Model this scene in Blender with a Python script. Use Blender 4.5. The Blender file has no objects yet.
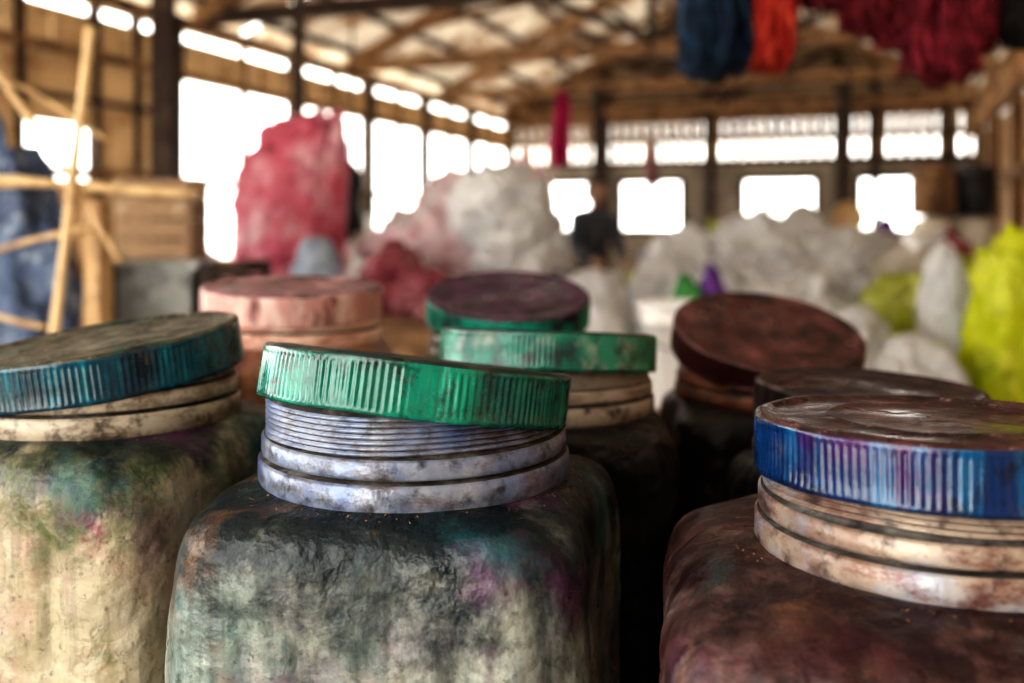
import bpy, bmesh, math, random
from math import sin, cos, pi, sqrt, radians, exp
from mathutils import Vector, Matrix, noise, Euler

random.seed(7)
scene = bpy.context.scene
HC = 1.15      # camera height
TT = 0.60      # table top

# ------------------------------------------------------------------ materials
def nn(nt, t, **kw):
    n = nt.nodes.new(t)
    for k, v in kw.items():
        setattr(n, k, v)
    return n

def layered(name, base, layers=(), rough=.5, bump=.2, bscale=60., metallic=0., spec=.5,
            rvar=0., trans=0., bst=(1, 1, 1), bdist=.002, coat=0.):
    m = bpy.data.materials.new(name); m.use_nodes = True
    nt = m.node_tree; nt.nodes.clear()
    out = nn(nt, 'ShaderNodeOutputMaterial'); b = nn(nt, 'ShaderNodeBsdfPrincipled')
    tc = nn(nt, 'ShaderNodeTexCoord')
    sep = None
    rgb = nn(nt, 'ShaderNodeRGB'); rgb.outputs[0].default_value = (*base, 1)
    cur = rgb.outputs[0]
    for i, L in enumerate(layers):
        mp = nn(nt, 'ShaderNodeMapping')
        mp.inputs['Scale'].default_value = L.get('st', (1, 1, 1))
        o = L.get('o', i * 3.7 + 1.3)
        mp.inputs['Location'].default_value = (o, o * .7, o * 1.3)
        nt.links.new(tc.outputs['Object'], mp.inputs[0])
        nz = nn(nt, 'ShaderNodeTexNoise')
        nz.inputs['Scale'].default_value = L.get('s', 5)
        nz.inputs['Detail'].default_value = L.get('d', 6)
        nz.inputs['Roughness'].default_value = L.get('r', .65)
        nz.inputs['Distortion'].default_value = L.get('w', 0)
        nt.links.new(mp.outputs[0], nz.inputs['Vector'])
        mr = nn(nt, 'ShaderNodeMapRange')
        mr.inputs[1].default_value = L.get('lo', .5); mr.inputs[2].default_value = L.get('hi', .6)
        mr.inputs[4].default_value = L.get('a', 1.)
        fac = mr.outputs[0]
        src = nz.outputs['Fac']
        if 'z' in L:
            if sep is None:
                sep = nn(nt, 'ShaderNodeSeparateXYZ'); nt.links.new(tc.outputs['Object'], sep.inputs[0])
            g = nn(nt, 'ShaderNodeMapRange')
            g.inputs[1].default_value = L['z'][0]; g.inputs[2].default_value = L['z'][1]
            g.inputs[3].default_value = -L.get('zb', .3); g.inputs[4].default_value = L.get('zt', L.get('zb', .3))
            nt.links.new(sep.outputs[L.get('ax', 2)], g.inputs[0])
            ad = nn(nt, 'ShaderNodeMath', operation='ADD')
            nt.links.new(src, ad.inputs[0]); nt.links.new(g.outputs[0], ad.inputs[1])
            src = ad.outputs[0]
        nt.links.new(src, mr.inputs[0])
        mx = nn(nt, 'ShaderNodeMix', data_type='RGBA')
        nt.links.new(fac, mx.inputs[0]); nt.links.new(cur, mx.inputs[6])
        mx.inputs[7].default_value = (*L['c'], 1)
        cur = mx.outputs[2]
    nt.links.new(cur, b.inputs['Base Color'])
    b.inputs['Roughness'].default_value = rough
    b.inputs['Metallic'].default_value = metallic
    b.inputs['Specular IOR Level'].default_value = spec
    b.inputs['Coat Weight'].default_value = coat
    b.inputs['Coat Roughness'].default_value = .15
    mp = nn(nt, 'ShaderNodeMapping'); mp.inputs['Scale'].default_value = bst
    nt.links.new(tc.outputs['Object'], mp.inputs[0])
    nz = nn(nt, 'ShaderNodeTexNoise'); nz.inputs['Scale'].default_value = bscale
    nz.inputs['Detail'].default_value = 5
    nt.links.new(mp.outputs[0], nz.inputs['Vector'])
    if rvar:
        mr = nn(nt, 'ShaderNodeMapRange')
        mr.inputs[1].default_value = .35; mr.inputs[2].default_value = .65
        mr.inputs[3].default_value = max(.05, rough - rvar); mr.inputs[4].default_value = min(1, rough + rvar)
        nz2 = nn(nt, 'ShaderNodeTexNoise'); nz2.inputs['Scale'].default_value = bscale * .35
        nz2.inputs['Detail'].default_value = 6
        nt.links.new(tc.outputs['Object'], nz2.inputs['Vector'])
        nt.links.new(nz2.outputs['Fac'], mr.inputs[0]); nt.links.new(mr.outputs[0], b.inputs['Roughness'])
    if bump:
        bp = nn(nt, 'ShaderNodeBump'); bp.inputs['Strength'].default_value = bump
        bp.inputs['Distance'].default_value = bdist
        nt.links.new(nz.outputs['Fac'], bp.inputs['Height']); nt.links.new(bp.outputs[0], b.inputs['Normal'])
    if trans:
        tr = nn(nt, 'ShaderNodeBsdfTranslucent'); nt.links.new(cur, tr.inputs[0])
        ms = nn(nt, 'ShaderNodeMixShader'); ms.inputs[0].default_value = trans
        nt.links.new(b.outputs[0], ms.inputs[1]); nt.links.new(tr.outputs[0], ms.inputs[2])
        nt.links.new(ms.outputs[0], out.inputs[0])
    else:
        nt.links.new(b.outputs[0], out.inputs[0])
    return m

# ------------------------------------------------------------------ mesh builder
class MB:
    def __init__(s):
        s.v = []; s.f = []; s.m = []; s.sm = []
    def add(s, vs, fs, mat=0, smooth=False):
        o = len(s.v); s.v += [tuple(v) for v in vs]
        for f in fs:
            s.f.append([i + o for i in f]); s.m.append(mat); s.sm.append(smooth)
    def beam(s, p0, p1, w, h, mat=0, up=Vector((0, 0, 1))):
        p0 = Vector(p0); p1 = Vector(p1); d = (p1 - p0).normalized()
        if abs(d.dot(up)) > .98: up = Vector((SU, CU, 0))
        x = d.cross(up).normalized(); y = x.cross(d).normalized()
        vs = []
        for p in (p0, p1):
            for a, b in ((-1, -1), (1, -1), (1, 1), (-1, 1)):
                vs.append(p + x * a * w / 2 + y * b * h / 2)
        s.add(vs, [(3, 2, 1, 0), (4, 5, 6, 7), (0, 1, 5, 4), (1, 2, 6, 5), (2, 3, 7, 6), (3, 0, 4, 7)], mat)
    def box(s, lo, hi, mat=0, T=None):
        vs = [(x, y, z) for z in (lo[2], hi[2]) for y in (lo[1], hi[1]) for x in (lo[0], hi[0])]
        if T: vs = [T(*v) for v in vs]
        s.add(vs, [(0, 2, 3, 1), (4, 5, 7, 6), (0, 1, 5, 4), (1, 3, 7, 5), (3, 2, 6, 7), (2, 0, 4, 6)], mat)
    def path(s, pts, r, seg=8, mat=0, cap=True):
        pts = [Vector(p) for p in pts]; n = len(pts); vs = []
        for i, p in enumerate(pts):
            d = (pts[min(i + 1, n - 1)] - pts[max(i - 1, 0)]).normalized()
            up = Vector((0, 0, 1)) if abs(d.z) < .95 else Vector((0, 1, 0))
            x = d.cross(up).normalized(); y = x.cross(d)
            rr = r[i] if isinstance(r, (list, tuple)) else r
            for k in range(seg):
                a = 2 * pi * k / seg; vs.append(p + x * cos(a) * rr + y * sin(a) * rr)
        fs = [(i * seg + k, i * seg + (k + 1) % seg, (i + 1) * seg + (k + 1) % seg, (i + 1) * seg + k)
              for i in range(n - 1) for k in range(seg)]
        if cap: fs += [list(range(seg))[::-1], [(n - 1) * seg + k for k in range(seg)]]
        s.add(vs, fs, mat, True)
    def lathe(s, prof, seg=48, c=(0, 0, 0), mats=0, rot=None):
        vs = []; n = len(prof)
        for r, z in prof:
            for k in range(seg):
                a = 2 * pi * k / seg
                v = Vector((r * cos(a), r * sin(a), z))
                if rot: v = rot @ v
                vs.append(v + Vector(c))
        o = len(s.v); s.v += [tuple(v) for v in vs]
        for i in range(n - 1):
            for k in range(seg):
                s.f.append([o + i * seg + k, o + i * seg + (k + 1) % seg, o + (i + 1) * seg + (k + 1) % seg, o + (i + 1) * seg + k])
                s.m.append(mats if isinstance(mats, int) else mats[i]); s.sm.append(True)
        for i, rv in ((0, True), (n - 1, False)):
            f = [o + i * seg + k for k in range(seg)]
            s.f.append(f[::-1] if rv else f)
            s.m.append(mats if isinstance(mats, int) else mats[min(i, n - 2)]); s.sm.append(False)
    def obj(s, name, mats, parent=None, loc=(0, 0, 0), recalc=True):
        me = bpy.data.meshes.new(name); me.from_pydata(s.v, [], s.f)
        for m in (mats if isinstance(mats, (list, tuple)) else [mats]): me.materials.append(m)
        me.polygons.foreach_set('material_index', s.m); me.polygons.foreach_set('use_smooth', s.sm)
        me.update()
        if recalc:
            bm = bmesh.new(); bm.from_mesh(me); bmesh.ops.recalc_face_normals(bm, faces=bm.faces)
            bm.to_mesh(me); bm.free()
        ob = bpy.data.objects.new(name, me); scene.collection.objects.link(ob)
        ob.location = loc
        if parent: ob.parent = parent
        return ob

# hall frame: s along the axis, l lateral
YAW = radians(20.04); SU, CU = sin(YAW), cos(YAW)
def HT(s, l, z): return Vector((SU * s + CU * l, CU * s - SU * l, z))
WL, WR, SF, SB = -5.0, 1.2, 13.6, -2.5
EAVE = 2.78; RL = (WL + WR) / 2; SLOPE = .47
def roofz(l): return EAVE + .12 + (min(l - WL, WR - l)) * SLOPE

# ------------------------------------------------------------------ jars
def rsq(a, h, r):
    c, s = abs(cos(a)), abs(sin(a))
    if s > c: c, s = s, c
    if h * s / c <= h - r: return h / c
    k = h - r; b = k * (c + s)
    return b + sqrt(max(0, b * b - (2 * k * k - r * r)))

def jar(X, Y, rot, half, cr, nb, rim, Rn, mats, lid_c, lid_tilt, lidmats, LR=None, seg=180, seed=0, lseg=980, crumbs=0, exz=5.0):
    e = bpy.data.objects.new('plastic_dye_jar', None); scene.collection.objects.link(e)
    e.location = (X, Y, TT + .001); e.rotation_euler = (0, 0, radians(rot))
    mb = MB(); rings = []
    zs = []
    def drop(u): return .010 * u + .036 * (1 - sqrt(max(0, 1 - u ** exz)))
    for u in (0, .08, .2, .32, .45, .57, .68, .77, .84, .89, .93, .96, .98, .993, 1.):
        zs.append((nb - drop(u), u))
    zt = zs[-1][0]
    nlev = 40
    for i in range(1, nlev + 1): zs.append((zt - (zt - .02) * i / nlev, 1.))
    zs += [(.008, .97), (.001, .9), (0, .8)]
    R0 = Rn + .001
    def surf(a, z, u):
        full = rsq(a, half, cr)
        t = (zt - z) / zt if z < zt else 0
        full *= 1 + .012 * sin(min(1, max(0, t)) * pi)
        la = abs(((a + pi / 4) % (pi / 2)) - pi / 4)
        fade = min(1, max(0, (zt - z) / .03)) * min(1, max(0, (z - .02) / .05))
        full -= fade * .0060 * exp(-((la - radians(27)) / radians(2.6)) ** 2)
        full -= fade * .004 * exp(-(la / radians(20)) ** 2)
        rr = R0 + (full - R0) * u
        p = Vector((cos(a), sin(a), 0))
        q = Vector((p.x * rr, p.y * rr, z))
        dn = (noise.noise(q * 16 + Vector((seed * 3.3, 0, 0))) * .0050 + noise.noise(q * 45 + Vector((seed, 4, 0))) * .0022) * min(1, u * 1.4)
        dz = noise.noise(Vector((p.x * rr * 22, p.y * rr * 22, seed * 3.1))) * .0045 * (1 if 0 < u < 1 and z > .1 else 0)
        return (p.x * (rr + dn), p.y * (rr + dn), max(0, z + dz))
    for z, u in zs:
        rings.append([surf(2 * pi * k / seg, z, u) for k in range(seg)])
    vs = [v for r in rings for v in r]; n = len(rings)
    fs = [(i * seg + k, i * seg + (k + 1) % seg, (i + 1) * seg + (k + 1) % seg, (i + 1) * seg + k) for i in range(n - 1) for k in range(seg)]
    fs.append([(n - 1) * seg + k for k in range(seg)])
    mb.add(vs, fs, 0, True)
    mb.obj('body', mats[0], e)
    if crumbs:
        cb = MB(); rg = random.Random(seed)
        for i in range(crumbs):
            a = rg.uniform(0, 2 * pi); u = abs(rg.gauss(0, .2)) + .05
            if u > .7: continue
            c = Vector(surf(a, nb - drop(u), u)); r = rg.uniform(.0004, .0011)
            vv = [c + Vector((rg.uniform(-1, 1), rg.uniform(-1, 1), rg.uniform(-.2, .9))) * r * 1.3 for _ in range(4)]
            cb.add(vv, [(0, 1, 2), (0, 3, 1), (1, 3, 2), (0, 2, 3)], rg.choice([0, 0, 1]))
        cb.obj('dye_crumbs', [MAT_CRUMB, MAT_GRIME_SHADE], e)
    nk = MB(); R = Rn
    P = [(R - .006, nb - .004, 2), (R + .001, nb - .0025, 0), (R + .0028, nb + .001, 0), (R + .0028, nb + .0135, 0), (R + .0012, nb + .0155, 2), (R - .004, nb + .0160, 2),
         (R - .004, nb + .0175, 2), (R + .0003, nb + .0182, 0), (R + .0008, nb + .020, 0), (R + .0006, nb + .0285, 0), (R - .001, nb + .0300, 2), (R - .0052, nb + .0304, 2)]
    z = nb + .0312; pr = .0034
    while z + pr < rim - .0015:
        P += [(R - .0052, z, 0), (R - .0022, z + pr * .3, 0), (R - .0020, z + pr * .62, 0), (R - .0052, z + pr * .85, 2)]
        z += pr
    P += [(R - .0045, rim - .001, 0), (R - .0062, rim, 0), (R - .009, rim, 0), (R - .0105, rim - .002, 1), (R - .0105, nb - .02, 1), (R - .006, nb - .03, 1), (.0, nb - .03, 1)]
    sg = 144
    for r, zz, _ in P:
        for k in range(sg):
            a = 2 * pi * k / sg
            wob = .0006 * sin(2 * a + seed) + .0004 * sin(3 * a + 1.7 * seed)
            hz = .0013 * sin(a + seed) + .0004 * sin(5 * a) if nb + .031 < zz < rim - .002 else .0008 * sin(2 * a + seed)
            nk.v.append(((r + (wob if r > .01 else 0)) * cos(a), (r + (wob if r > .01 else 0)) * sin(a), zz + hz))
    for i in range(len(P) - 1):
        for k in range(sg):
            nk.f.append([i * sg + k, i * sg + (k + 1) % sg, (i + 1) * sg + (k + 1) % sg, (i + 1) * sg + k])
            nk.m.append(P[i][2]); nk.sm.append(True)
    nk.obj('neck', [mats[1], MAT_INSIDE, MAT_GRIME_SHADE], e)  # last slot darkens groove faces as painted shade between the threads
    if LR is None: LR = Rn + .0040
    lb = MB(); hh = .0175; nr = 140
    prof = [(0, hh - .0085, 0), (LR - .0065, hh - .0085, 0), (LR - .0045, hh - .012, 0), (LR - .0042, -hh + .001, 0), (LR - .003, -hh, 0), (LR - .0008, -hh, 0), (LR, -hh + .0012, .0),
            (LR, -hh + .003, .0), (LR - .0003, -hh + .0040, 1), (LR - .0003, -.004, 1), (LR - .0003, .004, 1), (LR - .0003, hh - .0075, 1), (LR - .0003, hh - .0062, .6), (LR, hh - .0050, 0),
            (LR - .0003, hh - .0025, 0), (LR - .0016, hh - .0008, 0), (LR - .0040, hh, 0), (LR - .0075, hh - .0002, 0), (LR - .0095, hh - .0017, 0), (LR - .012, hh - .0022, 0),
            (LR * .75, hh - .0022, 0), (LR * .62, hh - .0018, 0), (LR * .6, hh - .0012, 0), (LR * .58, hh - .0018, 0), (LR * .3, hh - .002, 0), (.004, hh - .002, 0), (0, hh - .002, 0)]
    for r, zz, rb in prof:
        for k in range(lseg):
            a = 2 * pi * k / lseg
            q = cos(nr * a)
            rr = r
            if r > .001:
                rr = r + rb * .00055 * q * (.6 + .9 * noise.noise(Vector((cos(a) * 5, sin(a) * 5, seed)))) + .0007 * sin(2 * a + seed) * (r > .05) + noise.noise(Vector((cos(a) * 3, sin(a) * 3, seed + zz * 40))) * .0008
            z2 = zz + noise.noise(Vector((cos(a) * 2.5, sin(a) * 2.5, seed * 2))) * .0009 * (r > .05)
            if zz > hh - .004 and r < LR - .010: z2 += noise.noise(Vector((r * cos(a) * 30, r * sin(a) * 30, seed))) * .0012
            lb.v.append((rr * cos(a), rr * sin(a), z2))
    n = len(prof)
    for i in range(n - 1):
        for k in range(lseg):
            lb.f.append([i * lseg + k, i * lseg + (k + 1) % lseg, (i + 1) * lseg + (k + 1) % lseg, (i + 1) * lseg + k])
            lb.m.append(1 if i >= 14 else 0); lb.sm.append(True)
    lo = lb.obj('lid', lidmats, e, recalc=True)
    T = Matrix.Rotation(radians(lid_tilt[0]), 4, 'X') @ Matrix.Rotation(radians(lid_tilt[1]), 4, 'Y')
    lo.matrix_local = Matrix.Rotation(radians(-rot), 4, 'Z') @ Matrix.Translation(lid_c) @ T @ Matrix.Rotation(radians(seed * 37), 4, 'Z')
    return e

MAT_INSIDE = layered('dark_dye_liquid', (.012, .01, .014), rough=.25, bump=.1)
MAT_GRIME_SHADE = layered('dye_grime_groove_shade', (.05, .04, .035), [dict(c=(.18, .17, .16), s=30, lo=.5, hi=.66), dict(c=(.015, .012, .012), s=60, lo=.5, hi=.66)], rough=.8, bump=.5)  # dark crumbs; also paints occlusion shade into the neck grooves
MAT_CRUMB = layered('orange_dye_crumb', (.35, .18, .07), rough=.8, bump=0)

def bodymat(name, base, layers, soft=1., dim=1., **k):
    base = tuple(c * dim for c in base)
    layers = [dict(l, c=tuple(c * dim for c in l['c'])) for l in layers]
    g = [dict(c=(.20, .05, .19), s=11, lo=.56, hi=.74, o=71, a=.55 * soft, d=8), dict(c=(.02, .19, .22), s=13, lo=.56, hi=.74, o=83, a=.55 * soft, d=8),
         dict(c=(.36, .18, .08), s=16, lo=.57, hi=.74, o=95, a=.55 * soft, d=8),
         dict(c=(.03, .028, .025), s=46, lo=.53, hi=.74, d=10, a=.8, o=9.1, r=.8), dict(c=(.02, .018, .018), s=130, lo=.60, hi=.70, d=3, a=.55)]
    return layered(name, base, list(layers) + g, rough=.42, spec=.5, bump=1., bscale=60, rvar=.16, bdist=.005, **k)
STK = (1, 1, .30)
DRIP = (1, 1, .08)
c_body = bodymat('stained_plastic_grey_green', (.44, .49, .45), [
    dict(c=(.64, .65, .58), s=15, lo=.44, hi=.64, st=(1, 1, .6)),
    dict(c=(.18, .26, .25), s=14, lo=.44, hi=.66, st=STK, o=40, a=.8),
    dict(c=(.78, .76, .69), s=12, lo=.56, hi=.72, st=STK, o=77, a=.75),
    dict(c=(.58, .38, .20), s=17, lo=.56, hi=.72, o=31, a=.6),
    dict(c=(.10, .32, .34), s=10, lo=.52, hi=.70, o=12, st=(1, 1, .6), a=.65),
    dict(c=(.32, .22, .40), s=11, lo=.52, hi=.70, o=51, a=.6),
    dict(c=(.05, .065, .07), s=24, lo=.50, hi=.68, o=5, r=.75, a=.85),
    dict(c=(.03, .06, .07), s=40, lo=.46, hi=.66, z=(.14, .37), zb=.20, zt=.08, st=DRIP, o=14, a=.75),
    dict(c=(.006, .020, .030), s=18, lo=.44, hi=.66, z=(.28, .385), zb=.24, zt=.24, st=(1, 1, .7), o=3, r=.75)], dim=.68)
c_neck = layered('stained_silver_blue_plastic', (.22, .27, .39), [
    dict(c=(.42, .46, .55), s=16, lo=.44, hi=.62, st=(1, 1, .6)), dict(c=(.07, .13, .34), s=12, lo=.48, hi=.66, o=8, a=.85), dict(c=(.26, .14, .34), s=14, lo=.52, hi=.68, o=28, a=.7),
    dict(c=(.12, .085, .07), s=34, lo=.48, hi=.66, st=(1, 1, 2), o=4, r=.75, a=.85), dict(c=(.03, .025, .025), s=70, lo=.52, hi=.68, a=.85)],
    rough=.30, bump=.6, bscale=120, metallic=.25)
c_band = layered('teal_green_plastic', (.0, .15, .115), [
    dict(c=(.0, .28, .20), s=28, lo=.43, hi=.62, st=(1, 1, .2)), dict(c=(.002, .05, .075), s=18, lo=.46, hi=.64, st=(1, 1, .5)), dict(c=(.10, .58, .46), s=80, lo=.57, hi=.72, st=(1, 1, .06), a=.9),
    dict(c=(.006, .010, .010), s=30, lo=.52, hi=.66, o=6, r=.75, a=.9), dict(c=(.12, .12, .10), s=60, lo=.58, hi=.70, o=16, a=.4)], rough=.22, bump=.3, bscale=150, coat=.4, rvar=.08)
c_top = layered('grimy_dark_lid_top', (.015, .035, .03), [dict(c=(.10, .09, .07), s=20, lo=.5, hi=.65), dict(c=(.01, .01, .01), s=50, lo=.52, hi=.6)], rough=.5, bump=.5, bscale=80)
l_body = bodymat('stained_plastic_cream', (.66, .59, .43), [
    dict(c=(.44, .35, .20), s=14, lo=.45, hi=.66, st=STK, a=.75),
    dict(c=(.78, .74, .62), s=12, lo=.50, hi=.68, o=17, st=(1, 1, .5), a=.9),
    dict(c=(.60, .28, .28), s=13, lo=.52, hi=.72, o=61, a=.6),
    dict(c=(.04, .27, .30), s=15, lo=.52, hi=.66, z=(.0, .30), zb=-.12, o=14, a=.9),
    dict(c=(.36, .01, .12), s=11, lo=.61, hi=.67, o=44, d=5),
    dict(c=(.10, .16, .05), s=14, lo=.47, hi=.64, z=(.24, .38), zb=.20, zt=.10, o=2, a=.95),
    dict(c=(.08, .08, .04), s=40, lo=.46, hi=.68, z=(.18, .39), zb=.18, zt=.06, st=DRIP, o=33, a=.7),
    dict(c=(.015, .03, .03), s=20, lo=.48, hi=.66, z=(.33, .40), zb=.28, zt=.14, o=22, st=(1, 1, .7), r=.75)], dim=.72)
l_neck = layered('stained_white_plastic_cream', (.48, .43, .35), [
    dict(c=(.28, .21, .15), s=16, lo=.46, hi=.64, st=(1, 1, 3)), dict(c=(.10, .07, .05), s=30, lo=.48, hi=.64, st=(1, 1, 2), r=.75, a=.9), dict(c=(.03, .025, .02), s=80, lo=.53, hi=.68, a=.85)],
    rough=.36, bump=.5, bscale=120)
l_band = layered('dark_teal_plastic', (.0, .065, .11), [dict(c=(.0, .22, .32), s=64, lo=.50, hi=.68, st=(1, 1, .08)), dict(c=(.002, .010, .028), s=20, lo=.46, hi=.64), dict(c=(.10, .10, .08), s=50, lo=.58, hi=.70, o=16, a=.4)], rough=.24, bump=.3, bscale=150, coat=.35, rvar=.08)
l_top = layered('dusty_olive_lid_top', (.08, .07, .05), [dict(c=(.22, .20, .14), s=32, lo=.47, hi=.65, r=.8), dict(c=(.02, .07, .05), s=16, lo=.50, hi=.66), dict(c=(.012, .010, .01), s=50, lo=.49, hi=.63), dict(c=(.40, .37, .30), s=140, lo=.58, hi=.68)], rough=.5, bump=1., bscale=80, rvar=.22)
r_body = bodymat('stained_plastic_maroon', (.34, .19, .16), [
    dict(c=(.56, .43, .36), s=15, lo=.45, hi=.64, st=STK, z=(.05, .36), zb=-.10),
    dict(c=(.14, .035, .05), s=18, lo=.45, hi=.65, st=(1, 1, .5), a=.9),
    dict(c=(.46, .45, .44), s=16, lo=.54, hi=.70, o=19, a=.6),
    dict(c=(.08, .02, .03), s=40, lo=.47, hi=.66, z=(.14, .37), zb=.20, zt=.07, st=DRIP, o=33, a=.75),
    dict(c=(.03, .008, .012), s=20, lo=.42, hi=.66, z=(.25, .38), zb=.26, zt=.20, o=3, r=.75)], soft=.6, dim=.68)
r_neck = layered('stained_white_plastic_rust', (.44, .36, .30), [
    dict(c=(.25, .17, .14), s=16, lo=.46, hi=.62), dict(c=(.32, .40, .54), s=12, lo=.48, hi=.66, o=4, a=.9), dict(c=(.16, .06, .045), s=28, lo=.48, hi=.63, st=(1, 1, 2), r=.75, a=.9), dict(c=(.03, .02, .02), s=75, lo=.53, hi=.68, a=.85)],
    rough=.30, bump=.5, bscale=110, metallic=.15)
r_band = layered('deep_blue_plastic', (.002, .030, .12), [dict(c=(.05, .006, .10), s=14, lo=.46, hi=.62), dict(c=(.01, .16, .34), s=64, lo=.51, hi=.69, st=(1, 1, .08)), dict(c=(.004, .006, .018), s=28, lo=.50, hi=.66), dict(c=(.10, .08, .09), s=60, lo=.58, hi=.70, o=16, a=.4)], rough=.22, bump=.3, bscale=150, coat=.4, rvar=.08)
r_top = layered('dark_maroon_lid_top', (.045, .016, .018), [dict(c=(.14, .055, .05), s=24, lo=.47, hi=.63, r=.8), dict(c=(.010, .006, .007), s=36, lo=.48, hi=.62), dict(c=(.36, .28, .26), s=120, lo=.59, hi=.68)], rough=.28, bump=.9, bscale=60, rvar=.2)
g_band = layered('emerald_plastic', (.01, .26, .18), [dict(c=(.01, .08, .08), s=18, lo=.46, hi=.62), dict(c=(.36, .38, .32), s=34, lo=.52, hi=.70, a=.8), dict(c=(.02, .02, .02), s=44, lo=.52, hi=.68, a=.9)], rough=.28, bump=.3, bscale=120, coat=.3)
g_neck = layered('stained_white_plastic_tan', (.40, .35, .30), [dict(c=(.20, .14, .11), s=16, lo=.46, hi=.62, st=(1, 1, 3)), dict(c=(.05, .035, .03), s=38, lo=.52, hi=.66)], rough=.4, bump=.3, bscale=110)
dk_body = bodymat('stained_plastic_black', (.006, .005, .006), [dict(c=(.016, .014, .014), s=12, lo=.55, hi=.7, st=STK)], soft=.08)
p_top = layered('purple_black_lid_top', (.05, .014, .042), [dict(c=(.13, .05, .11), s=18, lo=.48, hi=.62, r=.75), dict(c=(.010, .006, .010), s=36, lo=.49, hi=.63)], rough=.40, bump=.5, bscale=60, rvar=.2)
p_band = layered('green_plastic', (.01, .34, .25), [dict(c=(.04, .02, .04), s=22, lo=.5, hi=.6)], rough=.35, bump=.3, bscale=120)
k_band = layered('dusty_pink_plastic', (.60, .33, .30), [dict(c=(.80, .62, .56), s=20, lo=.5, hi=.62, st=(1, 1, .3)), dict(c=(.18, .06, .06), s=36, lo=.50, hi=.64, st=(1, 1, .3))], rough=.42, bump=.3, bscale=120)
k_top = layered('dusty_pink_lid_top', (.28, .13, .15), [dict(c=(.56, .37, .37), s=18, lo=.5, hi=.64), dict(c=(.05, .02, .025), s=32, lo=.47, hi=.62)], rough=.45, bump=.5, bscale=60)
k_neck = layered('stained_pink_plastic', (.82, .60, .50), [dict(c=(.44, .2, .14), s=14, lo=.5, hi=.64, st=(1, 1, 3))], rough=.5, bump=.3, bscale=110)
k_body = bodymat('stained_plastic_brown', (.26, .12, .06), [dict(c=(.07, .03, .02), s=12, lo=.46, hi=.62, st=STK)], soft=.4)
b_top = layered('rust_red_lid_top', (.07, .020, .020), [dict(c=(.20, .08, .075), s=24, lo=.48, hi=.65, r=.8), dict(c=(.012, .006, .006), s=30, lo=.46, hi=.61)], rough=.38, bump=.9, bscale=60, rvar=.2)
b_band = layered('dark_red_plastic', (.05, .012, .012), [dict(c=(.015, .007, .007), s=18, lo=.5, hi=.62)], rough=.32, bump=.3, bscale=120)
b_neck = layered('stained_orange_plastic', (.22, .08, .035), [dict(c=(.04, .016, .016), s=24, lo=.44, hi=.60, st=(1, 1, 2))], rough=.45, bump=.3, bscale=110)
d_top = layered('scratched_black_lid_top', (.018, .011, .013), [dict(c=(.13, .09, .09), s=44, lo=.52, hi=.68)], rough=.36, bump=.7, bscale=60, rvar=.2)
d_band = layered('black_maroon_plastic', (.012, .008, .010), [dict(c=(.09, .065, .07), s=60, lo=.50, hi=.68, st=(1, 1, .2))], rough=.30, bump=.3, bscale=120)

jar(-.066, .68, -12, .1285, .048, .385, .444, .1010, (c_body, c_neck), (.001, 0, .444), (-7.5, 6.3), [c_band, c_top], LR=.1045, seed=1, crumbs=450, exz=5.5)
jar(-.325, .80, -19, .130, .046, .401, .446, .1010, (l_body, l_neck), (0, 0, .4465), (4, -7.2), [l_band, l_top], LR=.1050, seed=2, crumbs=150)
jar(.249, .58, -10, .159, .062, .366, .426, .1015, (r_body, r_neck), (0, 0, .4235), (-2.6, .4), [r_band, r_top], LR=.1055, seed=3, crumbs=300, exz=4.)
jar(.035, .977, 4, .115, .045, .375, .426, .1010, (dk_body, g_neck), (0, 0, .432), (-6.2, 2.2), [g_band, c_top], LR=.1065, seed=4, lseg=560)
jar(-.005, 1.29, -6, .118, .045, .387, .438, .1010, (dk_body, g_neck), (0, 0, .4500), (14, 1), [p_band, p_top], LR=.1065, seed=5, lseg=560)
jar(-.260, 1.18, 8, .118, .045, .419, .468, .1020, (k_body, k_neck), (0, 0, .4665), (3.5, 1), [k_band, k_top], LR=.106, seed=6, lseg=560)
jar(.304, 1.19, 0, .118, .045, .350, .396, .1050, (dk_body, b_neck), (0, 0, .4150), (19.5, 3), [b_band, b_top], LR=.1125, seed=7, lseg=560)
jar(.322, .900, 3, .112, .045, .340, .392, .0980, (dk_body, b_neck), (0, 0, .392), (1, 2), [d_band, d_top], LR=.1005, seed=8, lseg=560)

# ------------------------------------------------------------------ wood etc
wood = layered('weathered_wood', (.30, .17, .085), [dict(c=(.11, .06, .033), s=6, lo=.45, hi=.62, st=(1, 1, .3)), dict(c=(.54, .35, .18), s=14, lo=.55, hi=.7)], rough=.75, bump=.4, bscale=30, bdist=.01)
wood_dark = layered('dark_wood', (.04, .024, .018), [dict(c=(.09, .055, .035), s=9, lo=.5, hi=.65)], rough=.75, bump=.3, bscale=30, bdist=.01)
wood_light = layered('pale_wood', (.62, .43, .24), [dict(c=(.34, .20, .11), s=7, lo=.5, hi=.65), dict(c=(.78, .61, .39), s=11, lo=.55, hi=.7)], rough=.7, bump=.3, bscale=30, bdist=.01)
woven = layered('woven_bamboo_panel', (.62, .48, .31), [dict(c=(.38, .25, .14), s=5, lo=.48, hi=.62), dict(c=(.78, .65, .45), s=30, lo=.55, hi=.66)], rough=.8, bump=.6, bscale=60, bdist=.01, trans=.22)
plank_grey = layered('grey_plank', (.33, .28, .22), [dict(c=(.16, .13, .11), s=4, lo=.48, hi=.62, st=(1, 1, .2)), dict(c=(.52, .45, .37), s=9, lo=.56, hi=.68)], rough=.8, bump=.4, bscale=40, bdist=.01)
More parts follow.
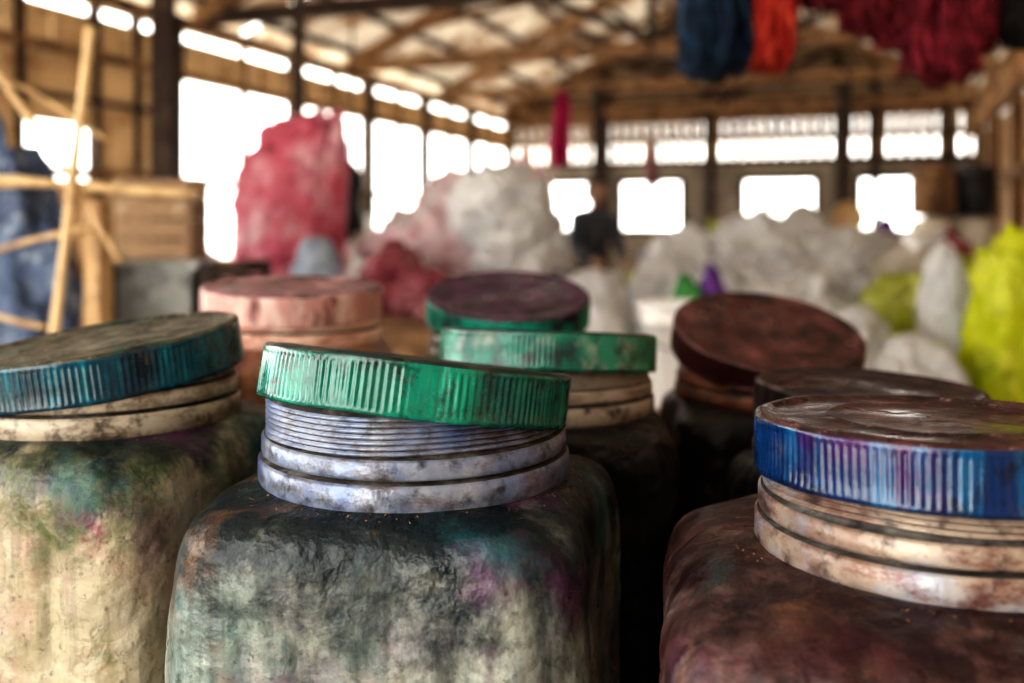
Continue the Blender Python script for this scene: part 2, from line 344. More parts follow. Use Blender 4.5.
plank_brown = layered('brown_gable_board', (.36, .25, .155), [dict(c=(.19, .12, .07), s=4, lo=.48, hi=.62), dict(c=(.56, .46, .33), s=9, lo=.56, hi=.68)], rough=.8, bump=.4, bscale=40, bdist=.01)
tin = layered('corrugated_sheet', (.60, .54, .45), [dict(c=(.26, .16, .095), s=1.6, lo=.44, hi=.60), dict(c=(.80, .77, .70), s=4, lo=.55, hi=.68, a=.8)], rough=.42, bump=.1, trans=.085, metallic=.15)
bamboo = layered('pale_bamboo', (.78, .58, .33), [dict(c=(.50, .32, .16), s=9, lo=.5, hi=.65)], rough=.5, bump=.2)
dirt = layered('dirt_floor', (.20, .15, .11), [dict(c=(.30, .24, .18), s=2, lo=.45, hi=.65)], rough=.9, bump=.5, bscale=20, bdist=.01)
gravel = layered('pale_ground', (.55, .52, .46), [dict(c=(.40, .40, .30), s=.4, lo=.5, hi=.65)], rough=.9, bump=0)

mb = MB()
for i in range(7):
    y0 = .37 + i * .162
    mb.box((-.66, y0, TT - .04), (.66, y0 + .156, TT))
for x in (-.6, .6):
    for y in (.42, 1.44):
        mb.box((x - .04, y - .04, 0), (x + .04, y + .04, TT - .12))
mb.box((-.64, .39, TT - .12), (.64, .45, TT - .04)); mb.box((-.64, 1.41, TT - .12), (.64, 1.47, TT - .04))
mb.obj('wooden_table', wood_dark)

mb = MB(); mb.box((SB, WL, -.1), (SF, WR, 0), T=HT); mb.obj('floor', dirt)
mb = MB(); mb.box((-60, -60, -.2), (60, 60, -.11)); mb.obj('outdoor_ground', gravel)

# left wall
mb = MB()
def L(s0, s1, z0, z1, t=.04, mat=0, l=WL): mb.box((s0, l - t / 2, z0), (s1, l + t / 2, z1), mat, T=HT)
posts = [SB, -.8, .9, 2.6, 4.3, 6.2, 7.9, 9.3, 10.7, 12.1, SF]
for s in posts: L(s - .06, s + .06, 0, EAVE, .12, 1)
L(SB, SF, EAVE - .1, EAVE, .12, 2); L(SB, SF, 2.30, 2.36, .08, 2); L(4.3, SF, 1.5, 1.56, .08, 2)
L(SB, 6.3, 0, .9, mat=3); L(SB, SF, .86, .92, .08, 2)
L(6.3, SF, 0, .86, mat=3)
L(4.3, 4.75, .9, 2.36, mat=0); L(4.75, 5.40, .9, 1.45, mat=0); L(4.75, 5.40, 1.85, 2.36, mat=0); L(5.40, 6.2, .9, 2.36, mat=0)
L(2.6, 4.3, 1.8, 2.7, mat=0)
for s in (4.75, 5.40, 5.8): L(s - .03, s + .03, .9, 2.7, .07, 1)
L(4.3, 6.2, 2.0, 2.04, .06, 1)
L(8.5, 9.3, .9, 1.5, mat=3); L(10.9, 13.5, .9, 1.5, mat=3)
s = 4.3
while s < SF:
    L(s, s + .345, 2.36, 2.60, .02, 0); s += .36
for s in (7.1, 8.6, 10., 11.4, 12.8): L(s - .02, s + .02, 1.5, 2.7, .05, 2)
mb.obj('wall_left', [woven, wood_dark, wood, plank_grey])

# far wall
mb = MB()
def F(l0, l1, z0, z1, t=.05, mat=0): mb.box((SF - t / 2, l0, z0), (SF + t / 2, l1, z1), mat, T=HT)
F(WL, WR, 0, 1.15, mat=0); F(WL, WR, 1.82, 2.06, mat=0)
wins = [(-4.75, -3.75), (-3.35, -2.48), (-1.67, -.72), (-.2, .6)]
cur = WL
for a, b in wins: F(cur, a, 1.15, 1.82); cur = b
F(cur, WR, 1.15, 1.82)
for a, b in wins:
    for x in (a, b): F(x - .03, x + .03, 1.1, 1.88, .1, 1)
    F(a, b, 1.1, 1.16, .1, 1); F(a, b, 1.8, 1.86, .1, 1)
l = WL
while l < WR:
    F(l, l + .098, 2.06, 2.36, .03, 3); F(l, l + .126, 2.36, 2.66, .03, 4); l += .14
F(WL, WR, 2.04, 2.1, .1, 1); F(WL, WR, 2.33, 2.40, .06, 2); F(WL, WR, 2.62, 2.76, .12, 2)
for l in (WL, -3.55, -2.1, -.45, -.0, .85, WR): F(l - .05, l + .05, 0, roofz(l) - .12, .14, 1)
z = 2.78
while z < roofz(RL) - .05:
    w = (z + .02 - EAVE - .1) / SLOPE
    a, b = WL + max(0, w), WR - max(0, w)
    if b - a > .2: F(a, b, z, z + .142, .03, 4); F(a, b, z + .11, z + .145, .06, 1)
    z += .145
mb.obj('wall_back', [plank_grey, wood_dark, wood, wood_light, plank_brown])

mb = MB()
def B(l0, l1, z0, z1, t=.05, mat=0): mb.box((SB - t / 2, l0, z0), (SB + t / 2, l1, z1), mat, T=HT)
B(WL, -3.8, 0, EAVE); B(-.3, WR, 0, EAVE); B(-3.8, -.3, 2.5, EAVE)  # unseen wall behind the camera, added so its doorway narrows the fill light
for l in (-3.8, -.3): B(l - .05, l + .05, 0, 2.6, .1, 1)
mb.obj('wall_front_unseen', [plank_grey, wood])

mb = MB()
s = SB
while s < SF:
    w = .16 + random.random() * .03
    mb.box((s, WR - .015, 0), (s + w, WR + .015, 2.3), 0 if random.random() < .6 else 1, T=HT); s += w + .012
for s in [SB + i * 1.7 for i in range(10)]: mb.box((s - .05, WR - .12, 0), (s + .05, WR - .02, EAVE), 2, T=HT)
for z in (.9, 1.6, 2.3, EAVE - .1): mb.box((SB, WR - .1, z), (SF, WR - .02, z + .08), 2, T=HT)
s = SB
while s < SF: mb.box((s, WR - .015, 2.38), (s + .05, WR + .015, 2.7), 1, T=HT); s += .12
mb.obj('wall_right', [wood_light, wood, wood])

# roof
mb = MB()
def sheet(s0, s1, l0, l1):
    n = int((s1 - s0) / .03); vs = []; m = 4
    for i in range(n + 1):
        s = s0 + (s1 - s0) * i / n
        for j in range(m + 1):
            l = l0 + (l1 - l0) * j / m
            z = EAVE + .12 + min(l - WL, WR - l) * SLOPE + .03 + .022 * sin(i * 2 * pi / 6)
            vs.append(HT(s, l, z))
    fs = [(i * (m + 1) + j, i * (m + 1) + j + 1, (i + 1) * (m + 1) + j + 1, (i + 1) * (m + 1) + j) for i in range(n) for j in range(m)]
    mb.add(vs, fs, 0, True)
for s0, s1 in ((SB - .3, 7.3), (7.36, 10.9), (10.95, SF + .3)):
    sheet(s0, s1, WL - .3, RL - .02)
for s0, s1 in ((SB - .3, 8.2), (8.26, 12.), (12.05, SF + .3)):
    sheet(s0, s1, RL + .02, WR + .3)
mb.obj('roof', tin, recalc=False)
mb = MB()
for i in range(7):
    for sg in (-1, 1):
        l = RL + sg * (.15 + i * .48)
        mb.beam(HT(SB, l, roofz(l)), HT(SF, l, roofz(l)), .045, .06, 2)
tr = [-1.5, 1.2, 3.9, 6.5, 8.9, 11.2, 13.4]
for s in tr:
    for a in (WL, WR):
        mb.beam(HT(s, a, roofz(a) - .1), HT(s, RL, roofz(RL) - .1), .08, .14, 0)
    mb.beam(HT(s, WL, EAVE + .02), HT(s, WR, EAVE + .02), .06, .12, 2 if s < 7 else 0)
    mb.beam(HT(s, RL, EAVE), HT(s, RL, roofz(RL) - .1), .07, .07, 2)
    for sg in (-1, 1):
        mb.beam(HT(s, RL, EAVE + .1), HT(s, RL + sg * 1.5, roofz(RL + sg * 1.5) - .12), .05, .08, 2)
for i in range(len(tr) - 1):
    mb.beam(HT(tr[i], WL + .6, roofz(WL + .6) - .05), HT(tr[i + 1], RL - .5, roofz(RL - .5) - .05), .05, .07, 0)
mb.obj('roof_frame', [wood, wood_light, wood_dark])

def post(X, Y, w, mat, top=EAVE):
    m = MB(); m.box((-w / 2, -w / 2, 0), (w / 2, w / 2, top))
    m.box((-w * .8, -w * .8, 0), (w * .8, w * .8, .12))
    m.box((-w * .5, -w * 1.8, top - .1), (w * .5, w * 1.8, top))
    m.obj('wooden_post', mat, loc=(X, Y, 0))
post(-1.20, 5.6, .06, wood_dark, 3.2)
post(-2.1, 6.0, .12, wood_dark, 3.0)
post(1.0, 11.6, .13, wood_dark)
post(3.6, 10.8, .12, wood_dark, 2.9)

# ------------------------------------------------------------------ sacks
bm = bmesh.new(); bmesh.ops.create_icosphere(bm, subdivisions=5, radius=1)
ICO_V = [v.co.copy() for v in bm.verts]; ICO_F = [[v.index for v in f.verts] for f in bm.faces]; bm.free()
def sack(mb, base, dims, seed, mat=0, tie=False, crump=1., sq=.85, shear=(0, 0)):
    o = Vector((seed * 5.3, seed * 1.7, seed * 2.9)); vs = []
    for p in ICO_V:
        w = p + Vector((noise.noise(p * 2 + o), noise.noise(p * 2 - o), noise.noise(p * 2 + o * 3))) * .35
        n1 = noise.noise(w * 1.5 + o); n2 = 1 - 2 * abs(noise.noise(w * 2.6 + o * 2)); n3 = 1 - 2 * abs(noise.noise(w * 5.5 + o)); n4 = 1 - 2 * abs(noise.noise(w * 11 + o))
        k = 1 + crump * (.19 * n1 + .13 * n2 + .08 * n3 + .035 * n4 - .14)
        q = p.copy()
        q.x = math.copysign(abs(q.x) ** sq, q.x); q.y = math.copysign(abs(q.y) ** sq, q.y)
        if sq < .8: q.z = math.copysign(abs(q.z) ** sq, q.z)
        q *= k
        if tie and p.z > .8:
            t = (p.z - .8) / .2; f = 1 - .75 * min(1, t * 2.2); q.x *= f; q.y *= f
            q.z += t * .35
            if t > .6: q.x *= 1 + (t - .6) * 3; q.y *= 1 + (t - .6) * 3
        q.z = max(q.z, -.72)
        hz = (q.z + .72) / 1.72
        vs.append((base[0] + q.x * dims[0] + shear[0] * hz, base[1] + q.y * dims[1], base[2] + hz * dims[2] * (1 + shear[1] * q.x)))
    mb.add(vs, ICO_F, mat, True)

def plastic(name, c, c2, c3=None, trans=.42, **k):
    return layered(name, c, [dict(c=c2, s=5, lo=.48, hi=.62)] + ([dict(c=c3, s=9, lo=.54, hi=.66, o=5)] if c3 else []), rough=.25, bump=1., bscale=16, bdist=.035, trans=trans, **k)
p_white = plastic('white_plastic_film', (.94, .94, .94), (.82, .83, .86), (.97, .97, .98))
p_cream = plastic('cream_woven_sack', (.80, .75, .66), (.60, .53, .42))
p_pinkw = plastic('pink_white_film', (.94, .74, .77), (.94, .90, .92), (.68, .30, .36))
p_pink = plastic('pink_film', (.66, .15, .22), (.86, .54, .59), (.40, .05, .10), trans=.25)
p_yel = plastic('neon_yellow_film', (.72, .78, .02), (.88, .90, .12), (.42, .50, .01), trans=.3)
p_yg = plastic('olive_yellow_film', (.56, .60, .06), (.78, .80, .3))
p_blue = plastic('pale_blue_film', (.60, .68, .78), (.42, .50, .60))
p_mar = plastic('maroon_cloth', (.24, .05, .07), (.42, .18, .20), trans=0)
p_pur = plastic('purple_cloth', (.20, .04, .36), (.10, .03, .22), trans=0)
p_grn = plastic('green_cloth', (.08, .40, .10), (.05, .20, .06), trans=0)
p_black = plastic('black_cloth', (.015, .015, .018), (.04, .04, .045), trans=0)
p_tarp = plastic('blue_tarpaulin', (.12, .18, .32), (.05, .07, .15), (.40, .50, .64), trans=0)

mb = MB()
for i in range(8): mb.box((-1.70, 2.85 + i * .2, .81), (.08, 3.04 + i * .2, .86))
for x in (-1.64, -.8, .0):
    for y in (2.9, 4.38): mb.box((x - .04, y - .04, 0), (x + .04, y + .04, .81))
mb.box((-1.68, 2.87, .72), (.06, 2.92, .81)); mb.box((-1.68, 4.36, .72), (.06, 4.41, .81))
mb.obj('work_bench', wood)

mb = MB(); sack(mb, (-.87, 3.85, .86), (.205, .13, .70), 3, 0, False, 1.0, .55, (.03, .12))
mb.obj('pink_plastic_sack', p_pink)
mb = MB()
for b, d, sd, m, t in [((-.30, 3.95, .86), (.26, .26, .38), 11, 0, 0), ((.0, 3.9, .86), (.2, .24, .50), 12, 1, 0), ((-.18, 4.05, 1.06), (.22, .22, .32), 13, 0, 0),
                       ((-.06, 3.8, 1.08), (.19, .18, .30), 14, 1, 0), ((-.42, 3.5, .86), (.11, .15, .24), 15, 2, 0), ((-.28, 3.35, .86), (.13, .12, .15), 16, 2, 0), ((-.05, 3.3, .86), (.1, .12, .14), 17, 0, 0),
                       ((-.40, 4.1, 1.0), (.14, .14, .22), 18, 1, 0), ((.05, 4.15, 1.15), (.12, .12, .28), 19, 0, 1)]:
    sack(mb, b, d, sd, m, t, 1.3)
mb.obj('plastic_bag_pile', [p_pinkw, p_white, p_mar])
mb = MB(); sack(mb, (-.67, 3.42, .86), (.09, .10, .25), 21, 0); mb.obj('pale_blue_plastic_bag', p_blue)

zinc = layered('galvanised_metal', (.36, .37, .36), [dict(c=(.20, .20, .19), s=12, lo=.5, hi=.62), dict(c=(.56, .56, .56), s=20, lo=.56, hi=.66)], rough=.5, metallic=.3, bump=.2)
mb = MB(); x0, x1, y0, y1, z0, z1 = -1.17, -.93, 2.92, 3.2, .86, 1.055
mb.box((x0, y0, z0), (x1, y0 + .012, z1)); mb.box((x0, y1 - .012, z0), (x1, y1, z1)); mb.box((x0, y0, z0), (x0 + .012, y1, z1)); mb.box((x1 - .012, y0, z0), (x1, y1, z1))
mb.box((x0, y0, z0), (x1, y1, z0 + .01)); mb.box((x0 - .01, y0 - .01, z1 - .02), (x1 + .01, y0 + .004, z1)); mb.box((x0 - .01, y1 - .004, z1 - .02), (x1 + .01, y1 + .01, z1))
mb.box((x0 - .01, y0, z1 - .02), (x0 + .004, y1, z1)); mb.box((x1 - .004, y0, z1 - .02), (x1 + .01, y1, z1))
mb.obj('galvanised_tin_box', zinc)
mb = MB(); x0, x1, y0, y1, z0, z1 = -.90, -.79, 2.95, 3.25, .86, 1.05
for k in range(4): mb.box((x0, y0, z0 + k * .05), (x1, y0 + .015, z0 + k * .05 + .042)); mb.box((x0, y1, z0 + k * .05), (x1, y1 + .015, z0 + k * .05 + .042))
for x in (x0, x1 - .02):
    for yy in (y0 + .015, y1 - .02): mb.box((x, yy, z0), (x + .02, yy + .02, z1))
mb.box((x0, y0 + .015, z0), (x1, y1, z0 + .015)); mb.obj('small_wooden_crate', wood_dark)

mb = MB()
for k in range(6):
    mb.box((-1.66, 4.15, .86 + k * .085), (-1.34, 4.17, .935 + k * .085)); mb.box((-1.66, 4.38, .86 + k * .085), (-1.34, 4.4, .935 + k * .085))
for x in (-1.66, -1.38):
    for yy in (4.17, 4.34): mb.box((x, yy, .86), (x + .04, yy + .04, 1.37))
mb.obj('slatted_wooden_crate', plank_brown)

mb = MB()
for i in range(15): mb.box((.14, 2.55 + i * .2, .58), (1.95, 2.74 + i * .2, .62))
for x in (.2, 1.05, 1.89):
    for y in (2.62, 4.0, 5.45): mb.box((x - .04, y - .04, 0), (x + .04, y + .04, .5))
    mb.box((x - .03, 2.56, .5), (x + .03, 5.53, .58))
mb.obj('low_wooden_platform', wood)
mb = MB()
W = [((1.12, 4.5, .62), (.3, .28, .50), 31, 0, 1), ((1.5, 4.6, .62), (.3, .3, .54), 32, 0, 0), ((1.36, 4.25, .62), (.24, .22, .38), 33, 0, 0), ((.92, 4.25, .62), (.2, .22, .40), 34, 0, 1),
     ((1.05, 3.8, .62), (.2, .2, .34), 35, 0, 0), ((1.3, 5.1, .62), (.36, .3, .60), 36, 0, 0), ((1.62, 4.05, .62), (.22, .2, .46), 42, 1, 0), ((1.2, 4.05, .74), (.13, .12, .24), 48, 0, 1), ((1.45, 4.3, .85), (.14, .12, .24), 49, 0, 1),
     ((.66, 4.3, .62), (.17, .16, .42), 44, 0, 1), ((.80, 4.6, .62), (.2, .18, .50), 50, 0, 0)]
for b, d, sd, m, t in W: sack(mb, b, d, sd, m, t, 1.3)
mb.obj('white_plastic_bag_pile', [p_white, p_cream])
mb = MB(); sack(mb, (.28, 3.5, .62), (.13, .18, .40), 37, 0, 0); sack(mb, (.26, 3.15, .62), (.1, .12, .30), 47, 0, 0); mb.obj('white_plastic_bag_pair', p_white)
mb = MB()
for b, d, sd, m, t in [((.98, 2.95, .62), (.14, .16, .26), 39, 0, 0), ((.98, 3.2, .62), (.16, .14, .30), 41, 0, 1), ((1.12, 2.75, .62), (.12, .12, .22), 43, 0, 0), ((1.06, 3.02, .62), (.10, .14, .29), 40, 0, 0), ((.80, 3.2, .62), (.1, .12, .22), 46, 1, 0), ((.9, 2.75, .62), (.1, .1, .19), 45, 0, 0)]:
    sack(mb, b, d, sd, m, t, 1.35)
mb.obj('crumpled_white_bag_pile', [p_white, p_cream])
mb = MB(); sack(mb, (1.45, 2.78, .62), (.175, .15, .52), 51, 0, False, 1.1); mb.obj('neon_yellow_plastic_sack', p_yel)
mb = MB(); sack(mb, (1.345, 3.10, .62), (.065, .10, .49), 59, 0, False, .8); mb.obj('tall_white_plastic_bag', p_white)
mb = MB(); sack(mb, (1.34, 3.45, .62), (.13, .14, .38), 52, 0); sack(mb, (1.57, 3.48, .62), (.13, .14, .42), 53, 0); mb.obj('olive_yellow_bag_pair', p_yg)
mb = MB(); sack(mb, (.60, 3.45, .62), (.06, .08, .36), 54, 1); sack(mb, (.70, 3.5, .62), (.06, .08, .40), 55, 0); sack(mb, (.50, 3.5, .62), (.07, .08, .28), 57, 2); mb.obj('coloured_cloth_bundle', [p_pur, p_grn, p_blue])
mb = MB(); sack(mb, (1.88, 5.0, .62), (.06, .09, .60), 56, 0); mb.obj('purple_cloth_bundle', p_pur)

whitepl = layered('white_bucket_plastic', (.88, .88, .88), [dict(c=(.70, .67, .65), s=12, lo=.55, hi=.68)], rough=.35, bump=.1)
mb = MB()
mb.lathe([(.0, .0), (.078, .0), (.082, .006), (.098, .25), (.104, .252), (.104, .262), (.099, .264), (.103, .30), (.108, .302), (.108, .315), (.100, .315), (.094, .30), (.078, .02), (.0, .02)], 40)
pts = [(.106 * cos(a), 0, .29 - .11 * sin(a)) for a in [pi * i / 16 for i in range(17)]]
pts = [(x, -(.108 * sqrt(max(0, 1 - (x / .108) ** 2))) - .006, z) for x, y, z in pts]
mb.path(pts, .003, 6, 1)
mb.obj('white_plastic_bucket', [whitepl, zinc], loc=(.48, 3.0, .62))

rr = random.Random(4)
mb = MB()
for i in range(16):
    x = .95 + i * .135 + rr.uniform(-.06, .06); y = rr.uniform(6.7, 7.5)
    sack(mb, (x, y, 0), (rr.uniform(.26, .34), rr.uniform(.3, .36), rr.uniform(.75, 1.12)), 60 + i, rr.choice([0, 0, 0, 1, 1, 2, 3, 4]), i % 3 == 0, 1.2)
for i in range(12):
    x = 1.1 + rr.uniform(0, 1.9); y = rr.uniform(6.5, 7.2)
    sack(mb, (x, y, .72), (rr.uniform(.1, .17), rr.uniform(.1, .17), rr.uniform(.25, .42)), 160 + i, rr.choice([0, 0, 1, 2, 3, 4, 5]), i % 2 == 0, 1.2)
mb.obj('distant_bag_heap', [p_white, p_cream, p_yg, p_blue, p_mar, p_grn])
mb = MB()
for i in range(8):
    x = -2.2 + i * .3 + rr.uniform(-.08, .08)
    sack(mb, (x, rr.uniform(6.7, 7.1), 0), (rr.uniform(.28, .34), .32, rr.uniform(.8, 1.1)), 80 + i, rr.choice([0, 1, 2]), i % 2 == 0)
mb.obj('distant_cloth_heap', [p_pinkw, p_white, p_blue])

mb = MB()
def drum(x, y, z, r, h, m):
    mb.lathe([(0, 0), (r * .9, 0), (r, .03), (r, h * .28), (r * .95, h * .31), (r, h * .34), (r, h * .64), (r * .95, h * .67), (r, h * .7), (r, h - .06), (r * .8, h - .02), (r * .45, h - .015), (r * .45, h), (0, h)], 28, (x, y, z), m)
for k in range(4):
    drum(3.38, 8.0, k * .42, .17, .42, 0 if k < 3 else 1); drum(3.74, 8.05, k * .42, .17, .42, 0 if k < 3 else 2)
drumw = layered('cream_drum_plastic', (.80, .75, .64), [dict(c=(.45, .38, .28), s=6, lo=.5, hi=.65)], rough=.45, bump=.1)
mb.obj('plastic_drum_stack', [drumw, wood, p_black])

mb = MB(); R90 = Matrix.Rotation(radians(90), 3, 'X')
mb.lathe([(0, .0), (.14, .0), (.15, .02), (.16, .05), (.175, .055), (.175, .065), (.155, .06), (.14, .02), (0, .015)], 32, (3.6, 10.7, 1.28), 0, R90)
mb.obj('woven_bamboo_tray', bamboo)

def cloth(name, X, Y, w, z0, z1, mat, ztop):
    m = MB(); nu, nv = 26, 30; vs = []
    for side in (0, 1):
        for j in range(nv + 1):
            v = j / nv
            for i in range(nu + 1):
                u = i / nu
                ww = w * (.45 + .55 * min(1, v * 2.2)) * (1 + .12 * sin(v * 9))
                vs.append(((u - .5) * ww + .01 * sin(v * 7), (.045 * sin(u * 17 + v * 2) + .02 * sin(u * 5)) * (.4 + .6 * v) + side * .012, z1 - (z1 - z0) * v - .03 * sin(u * 6) * v))
    n = (nu + 1) * (nv + 1); fs = []
    for sd in (0, 1):
        for j in range(nv):
            for i in range(nu):
                a = sd * n + j * (nu + 1) + i; fs.append((a, a + 1, a + nu + 2, a + nu + 1))
    for j in range(nv):
        for i in (0, nu): a = j * (nu + 1) + i; fs.append((a, a + nu + 1, a + n + nu + 1, a + n))
    for i in range(nu):
        a = nv * (nu + 1) + i; fs.append((a, a + 1, a + n + 1, a + n))
    m.add(vs, fs, 0, True)
    m.path([(0, 0, z1 - .03), (.005, 0, (z1 + ztop) / 2), (0, 0, ztop)], .006, 6, 1)
    return m.obj(name, [mat, wood_dark], loc=(X, Y, 0))
magenta = layered('magenta_cloth', (.66, .04, .22), [dict(c=(.45, .02, .14), s=8, lo=.5, hi=.65)], rough=.8, bump=.3, trans=.35)
cloth('hanging_magenta_cloth', .34, 6.9, .13, 1.6, 2.12, magenta, 2.75)
cloth('hanging_maroon_cloth', 1.22, 8.6, .10, 1.5, 1.95, p_mar, 2.8)
cloth('hanging_black_cloth', -.84, 5.2, .13, 1.12, 1.5, p_black, 3.3)

# worker standing far back among the heaps, leaning slightly over the bags
def skin_fig(name, V, E, R, mat, parent, sub=2):
    me = bpy.data.meshes.new(name); me.from_pydata(V, E, []); me.materials.append(mat)
    ob = bpy.data.objects.new(name, me); scene.collection.objects.link(ob); ob.parent = parent
    sk = ob.modifiers.new('skin', 'SKIN'); sk.use_smooth_shade = True
    for i, r in enumerate(R):
        me.skin_vertices[0].data[i].radius = (r, r) if not isinstance(r, tuple) else r
    me.skin_vertices[0].data[0].use_root = True
    sb = ob.modifiers.new('sub', 'SUBSURF'); sb.levels = sub; sb.render_levels = sub
    return ob
wk = bpy.data.objects.new('worker_person', None); scene.collection.objects.link(wk); wk.location = (.62, 8.0, 0); wk.rotation_euler = (0, 0, radians(25))
jacket = layered('dark_jacket_cloth', (.05, .055, .07), [dict(c=(.10, .10, .12), s=9, lo=.5, hi=.65)], rough=.85, bump=.3)
trous = layered('brown_trouser_cloth', (.10, .07, .05), rough=.85, bump=.2)
skinm = layered('skin', (.34, .19, .12), rough=.5, bump=.05); hair = layered('black_hair', (.012, .010, .010), rough=.6, bump=.3)
V = [(0, 0, .86), (0, -.01, 1.0), (0, -.04, 1.15), (0, -.06, 1.26), (.15, -.06, 1.25), (.20, -.12, 1.02), (.15, -.30, .92), (-.15, -.06, 1.25), (-.20, -.12, 1.02), (-.15, -.30, .92), (0, -.08, 1.31)]
E = [(0, 1), (1, 2), (2, 3), (3, 4), (4, 5), (5, 6), (3, 7), (7, 8), (8, 9), (3, 10)]
skin_fig('jacket', V, E, [(.15, .10), (.13, .09), (.15, .10), (.12, .08), .06, .048, .036, .06, .048, .036, .055], jacket, wk)
V = [(0, 0, .88), (.09, 0, .80), (.10, -.02, .48), (.10, .02, .09), (-.09, 0, .80), (-.10, -.03, .48), (-.10, .0, .09)]
skin_fig('trousers', V, [(0, 1), (1, 2), (2, 3), (0, 4), (4, 5), (5, 6)], [(.14, .10), .09, .065, .05, .09, .065, .05], trous, wk)
for sx in (-1, 1):
    m = MB(); m.lathe([(0, 0), (.045, 0), (.05, .02), (.045, .06), (.035, .09), (0, .09)], 16); m.v = [(x + .10 * sx, y * 2.3 - .04, z) for x, y, z in m.v]; m.obj('shoe', p_black, wk)
    V = [(.15 * sx, -.30, .92), (.14 * sx, -.35, .905), (.135 * sx, -.39, .895)]; E = [(0, 1), (1, 2)]; R = [.026, .032, .03]
    skin_fig('palm', V, E, R, skinm, wk)
    for f in range(4):
        x = (.11 + f * .018) * sx; ln = (.055, .07, .066, .05)[f]
        skin_fig('finger', [(x, -.39, .895), (x, -.39 - ln * .5, .885), (x, -.39 - ln * .85, .865)], [(0, 1), (1, 2)], [.009, .008, .007], skinm, wk, 1)
    skin_fig('thumb', [(.11 * sx, -.35, .90), (.085 * sx, -.375, .89), (.08 * sx, -.40, .88)], [(0, 1), (1, 2)], [.011, .010, .008], skinm, wk, 1)
m = MB(); vs = []
for p in ICO_V:
    x, y, z = p.x * .072, p.y * .092, p.z * .112
    if z < 0: x *= 1 + z * 2.2; y *= 1 + z * 1.2
    d = exp(-((p.x / .16) ** 2 + ((p.z + .1) / .22) ** 2)) * (p.y < 0); y -= .018 * d
    d2 = exp(-(((abs(p.x) - .36) / .16) ** 2 + ((p.z - .08) / .12) ** 2)) * (p.y < 0); y += .009 * d2
    d3 = exp(-((p.x / .3) ** 2 + ((p.z + .48) / .06) ** 2)) * (p.y < 0); y -= .005 * d3
    vs.append((x, y - .11, z + 1.44))
m.add(vs, ICO_F, 0, True)
for sx in (-1, 1):
    m.lathe([(0, -.006), (.009, -.004), (.010, .004), (0, .006)], 12, (.027 * sx, -.11 - .078, 1.448), 1)
    m.lathe([(0, -.008), (.016, -.008), (.022, .0), (.016, .008), (0, .006)], 12, (.072 * sx, -.105, 1.435), 0, Matrix.Rotation(radians(90), 3, 'Y'))
hv = [(p.x * .080, p.y * .100 - .10, p.z * .118 + 1.448) for p in ICO_V]
keep = [f for f in ICO_F if all(not (ICO_V[i].y < -.35 and ICO_V[i].z < .55) and ICO_V[i].z > -.45 for i in f)]
m.add(hv, keep, 2, True)
m.obj('head', [skinm, whitepl, hair], wk, recalc=False)

def hank(mb, cx, cy, ztop, zbot, w, n, mat, lump=.02, thick=.008):
    for i in range(n):
        x0 = cx + random.gauss(0, w * .28); x0 = max(cx - w / 2, min(cx + w / 2, x0)); sp = random.uniform(.02, .06); y0 = cy + random.uniform(-.04, .04)
        zb = zbot + random.uniform(-.01, .05) + abs(x0 - cx) * .25; ph = random.uniform(0, 6); pts = []
        N = 18
        for k in range(N + 1):
            t = k / N * 2 * pi
            z = (ztop + .02 + zb) / 2 + (ztop + .02 - zb) / 2 * cos(t)
            y = y0 + (.03 + sp) * sin(t) + lump * .5 * sin(t * 2 + ph)
            x = x0 + lump * sin(t * 1.5 + ph) + .012 * sin(3 * t + ph)
            pts.append((x, y, z))
        mb.path(pts, thick, 5, mat, cap=False)
def yarnmat(n, c, c2): return layered(n, c, [dict(c=c2, s=20, lo=.48, hi=.62)], rough=.9, bump=.6, bscale=200)
y_navy = yarnmat('navy_yarn', (.008, .020, .05), (.016, .055, .11)); y_red = yarnmat('red_yarn', (.34, .022, .014), (.56, .08, .045))
y_mar = yarnmat('maroon_yarn', (.14, .010, .022), (.30, .028, .055)); y_blk = yarnmat('black_yarn', (.012, .01, .012), (.03, .02, .02))
PY = 2.6; PZ = 1.98
mb = MB(); hank(mb, .520, PY, PZ, 1.545, .130, 90, 0, lump=.012); mb.obj('navy_yarn_hank', y_navy)
mb = MB(); hank(mb, .666, PY, PZ, 1.565, .068, 60, 0, lump=.010); mb.obj('red_yarn_hank', y_red)
mb = MB()
for cx, zb, w, n in ((.93, 1.67, .13, 60), (1.03, 1.62, .15, 70), (1.12, 1.54, .12, 80), (1.17, 1.60, .07, 40), (.83, 1.73, .08, 40)):
    hank(mb, cx, PY, PZ, zb, w, n, 0, lump=.026, thick=.010)
mb.obj('maroon_yarn_hank', y_mar)
mb = MB(); hank(mb, 1.35, PY, PZ, 1.62, .15, 80, 0); mb.obj('black_yarn_hank', y_blk)
mb = MB(); mb.path([(.3, PY, PZ), (.9, PY, PZ + .008), (1.75, PY, PZ)], .018, 12)
for x in (.4, 1.6): mb.path([(x, PY, PZ + .02), (x, PY, 3.3)], .006, 6)
mb.obj('bamboo_yarn_pole', bamboo)

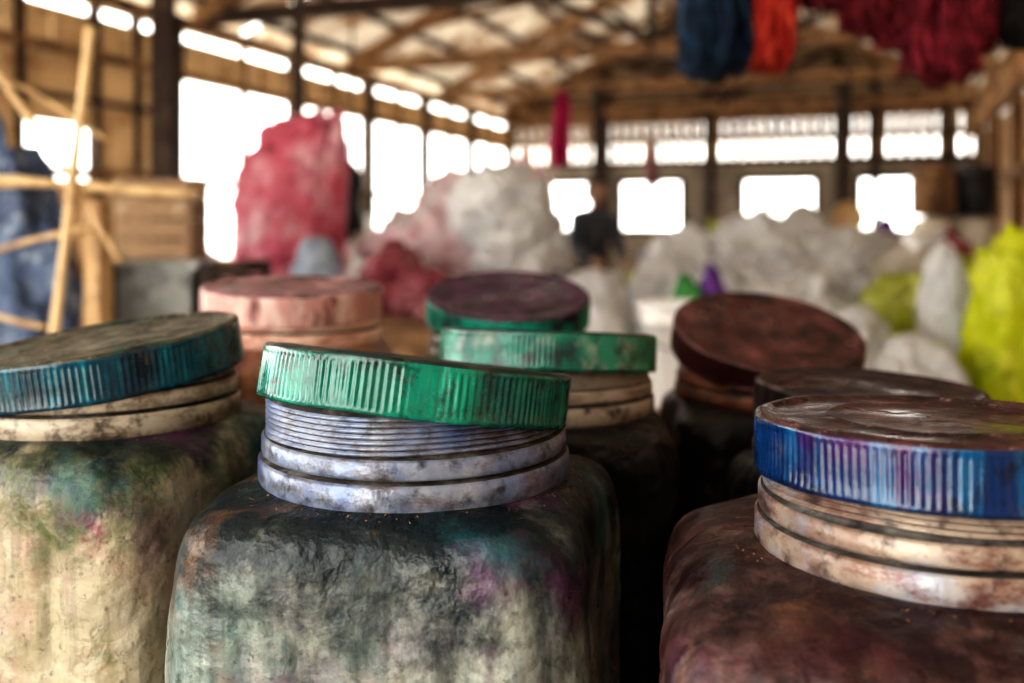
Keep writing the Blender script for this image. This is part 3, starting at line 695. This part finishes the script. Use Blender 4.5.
# bamboo drying frame at left
mb = MB()
def stick(p0, p1, r=.008):
    p0 = Vector(p0); p1 = Vector(p1); pts = []; rs = []; n = 14
    for i in range(n + 1):
        t = i / n; pts.append(p0.lerp(p1, t) + Vector((0, 0, .006 * sin(t * 5)))); rs.append(r * (1.25 if i % 3 == 0 else 1))
    mb.path(pts, rs, 8)
stick((-.935, 2.21, 1.60), (-1.10, 2.16, .0), .011)
stick((-1.40, 2.22, 1.27), (-.70, 2.22, 1.235), .009); stick((-1.30, 2.27, 1.235), (-.95, 2.30, 1.265), .006)
stick((-1.19, 2.25, 1.53), (-1.03, 2.22, 1.34), .008); stick((-1.22, 2.25, 1.08), (-.93, 2.24, 1.17), .006)
stick((-1.15, 2.27, 1.49), (-.92, 2.26, 1.36), .005); stick((-1.35, 2.2, 1.0), (-1.03, 2.2, .94), .006)
stick((-1.03, 2.22, 1.34), (-.88, 2.24, 1.08), .005)
stick((-1.33, 2.26, 0), (-1.3, 2.23, 1.5), .012)
mb.beam((-.955, 2.30, 0), (-.955, 2.30, 1.22), .045, .045, 1)
mb.beam((-1.4, 2.32, .05), (-.6, 2.32, .05), .06, .06, 1)
mb.obj('bamboo_drying_frame', [bamboo, wood_light])

mb = MB(); sack(mb, (-1.40, 2.60, 0), (.28, .15, 1.42), 92, 0, False, 1.)
mb.obj('blue_tarpaulin_heap', p_tarp)

# ------------------------------------------------------------------ light
w = bpy.data.worlds.new('World'); scene.world = w; w.use_nodes = True
bg = w.node_tree.nodes['Background']; bg.inputs[0].default_value = (1.0, .985, .93, 1); bg.inputs[1].default_value = 5.8
sd = bpy.data.lights.new('sun', 'SUN'); sd.energy = 11; sd.angle = radians(3); sd.color = (1, .92, .80)
so = bpy.data.objects.new('sun', sd); scene.collection.objects.link(so); so.location = (-5, 8, 8)
so.rotation_euler = Vector((.62, -.25, -.70)).to_track_quat('-Z', 'Y').to_euler()

cd = bpy.data.cameras.new('camera'); cam = bpy.data.objects.new('camera', cd); scene.collection.objects.link(cam)
cam.location = (0, 0, HC); cam.rotation_euler = (radians(90), 0, 0)
cd.lens = 35; cd.sensor_width = 36; cd.shift_y = -.109; cd.clip_start = .05
cd.dof.use_dof = True; cd.dof.focus_distance = .60; cd.dof.aperture_fstop = 3.8
scene.camera = cam
scene.view_settings.view_transform = 'Standard'
try: scene.view_settings.look = 'High Contrast'
except Exception as ex: print('look', ex)
scene.view_settings.exposure = 0
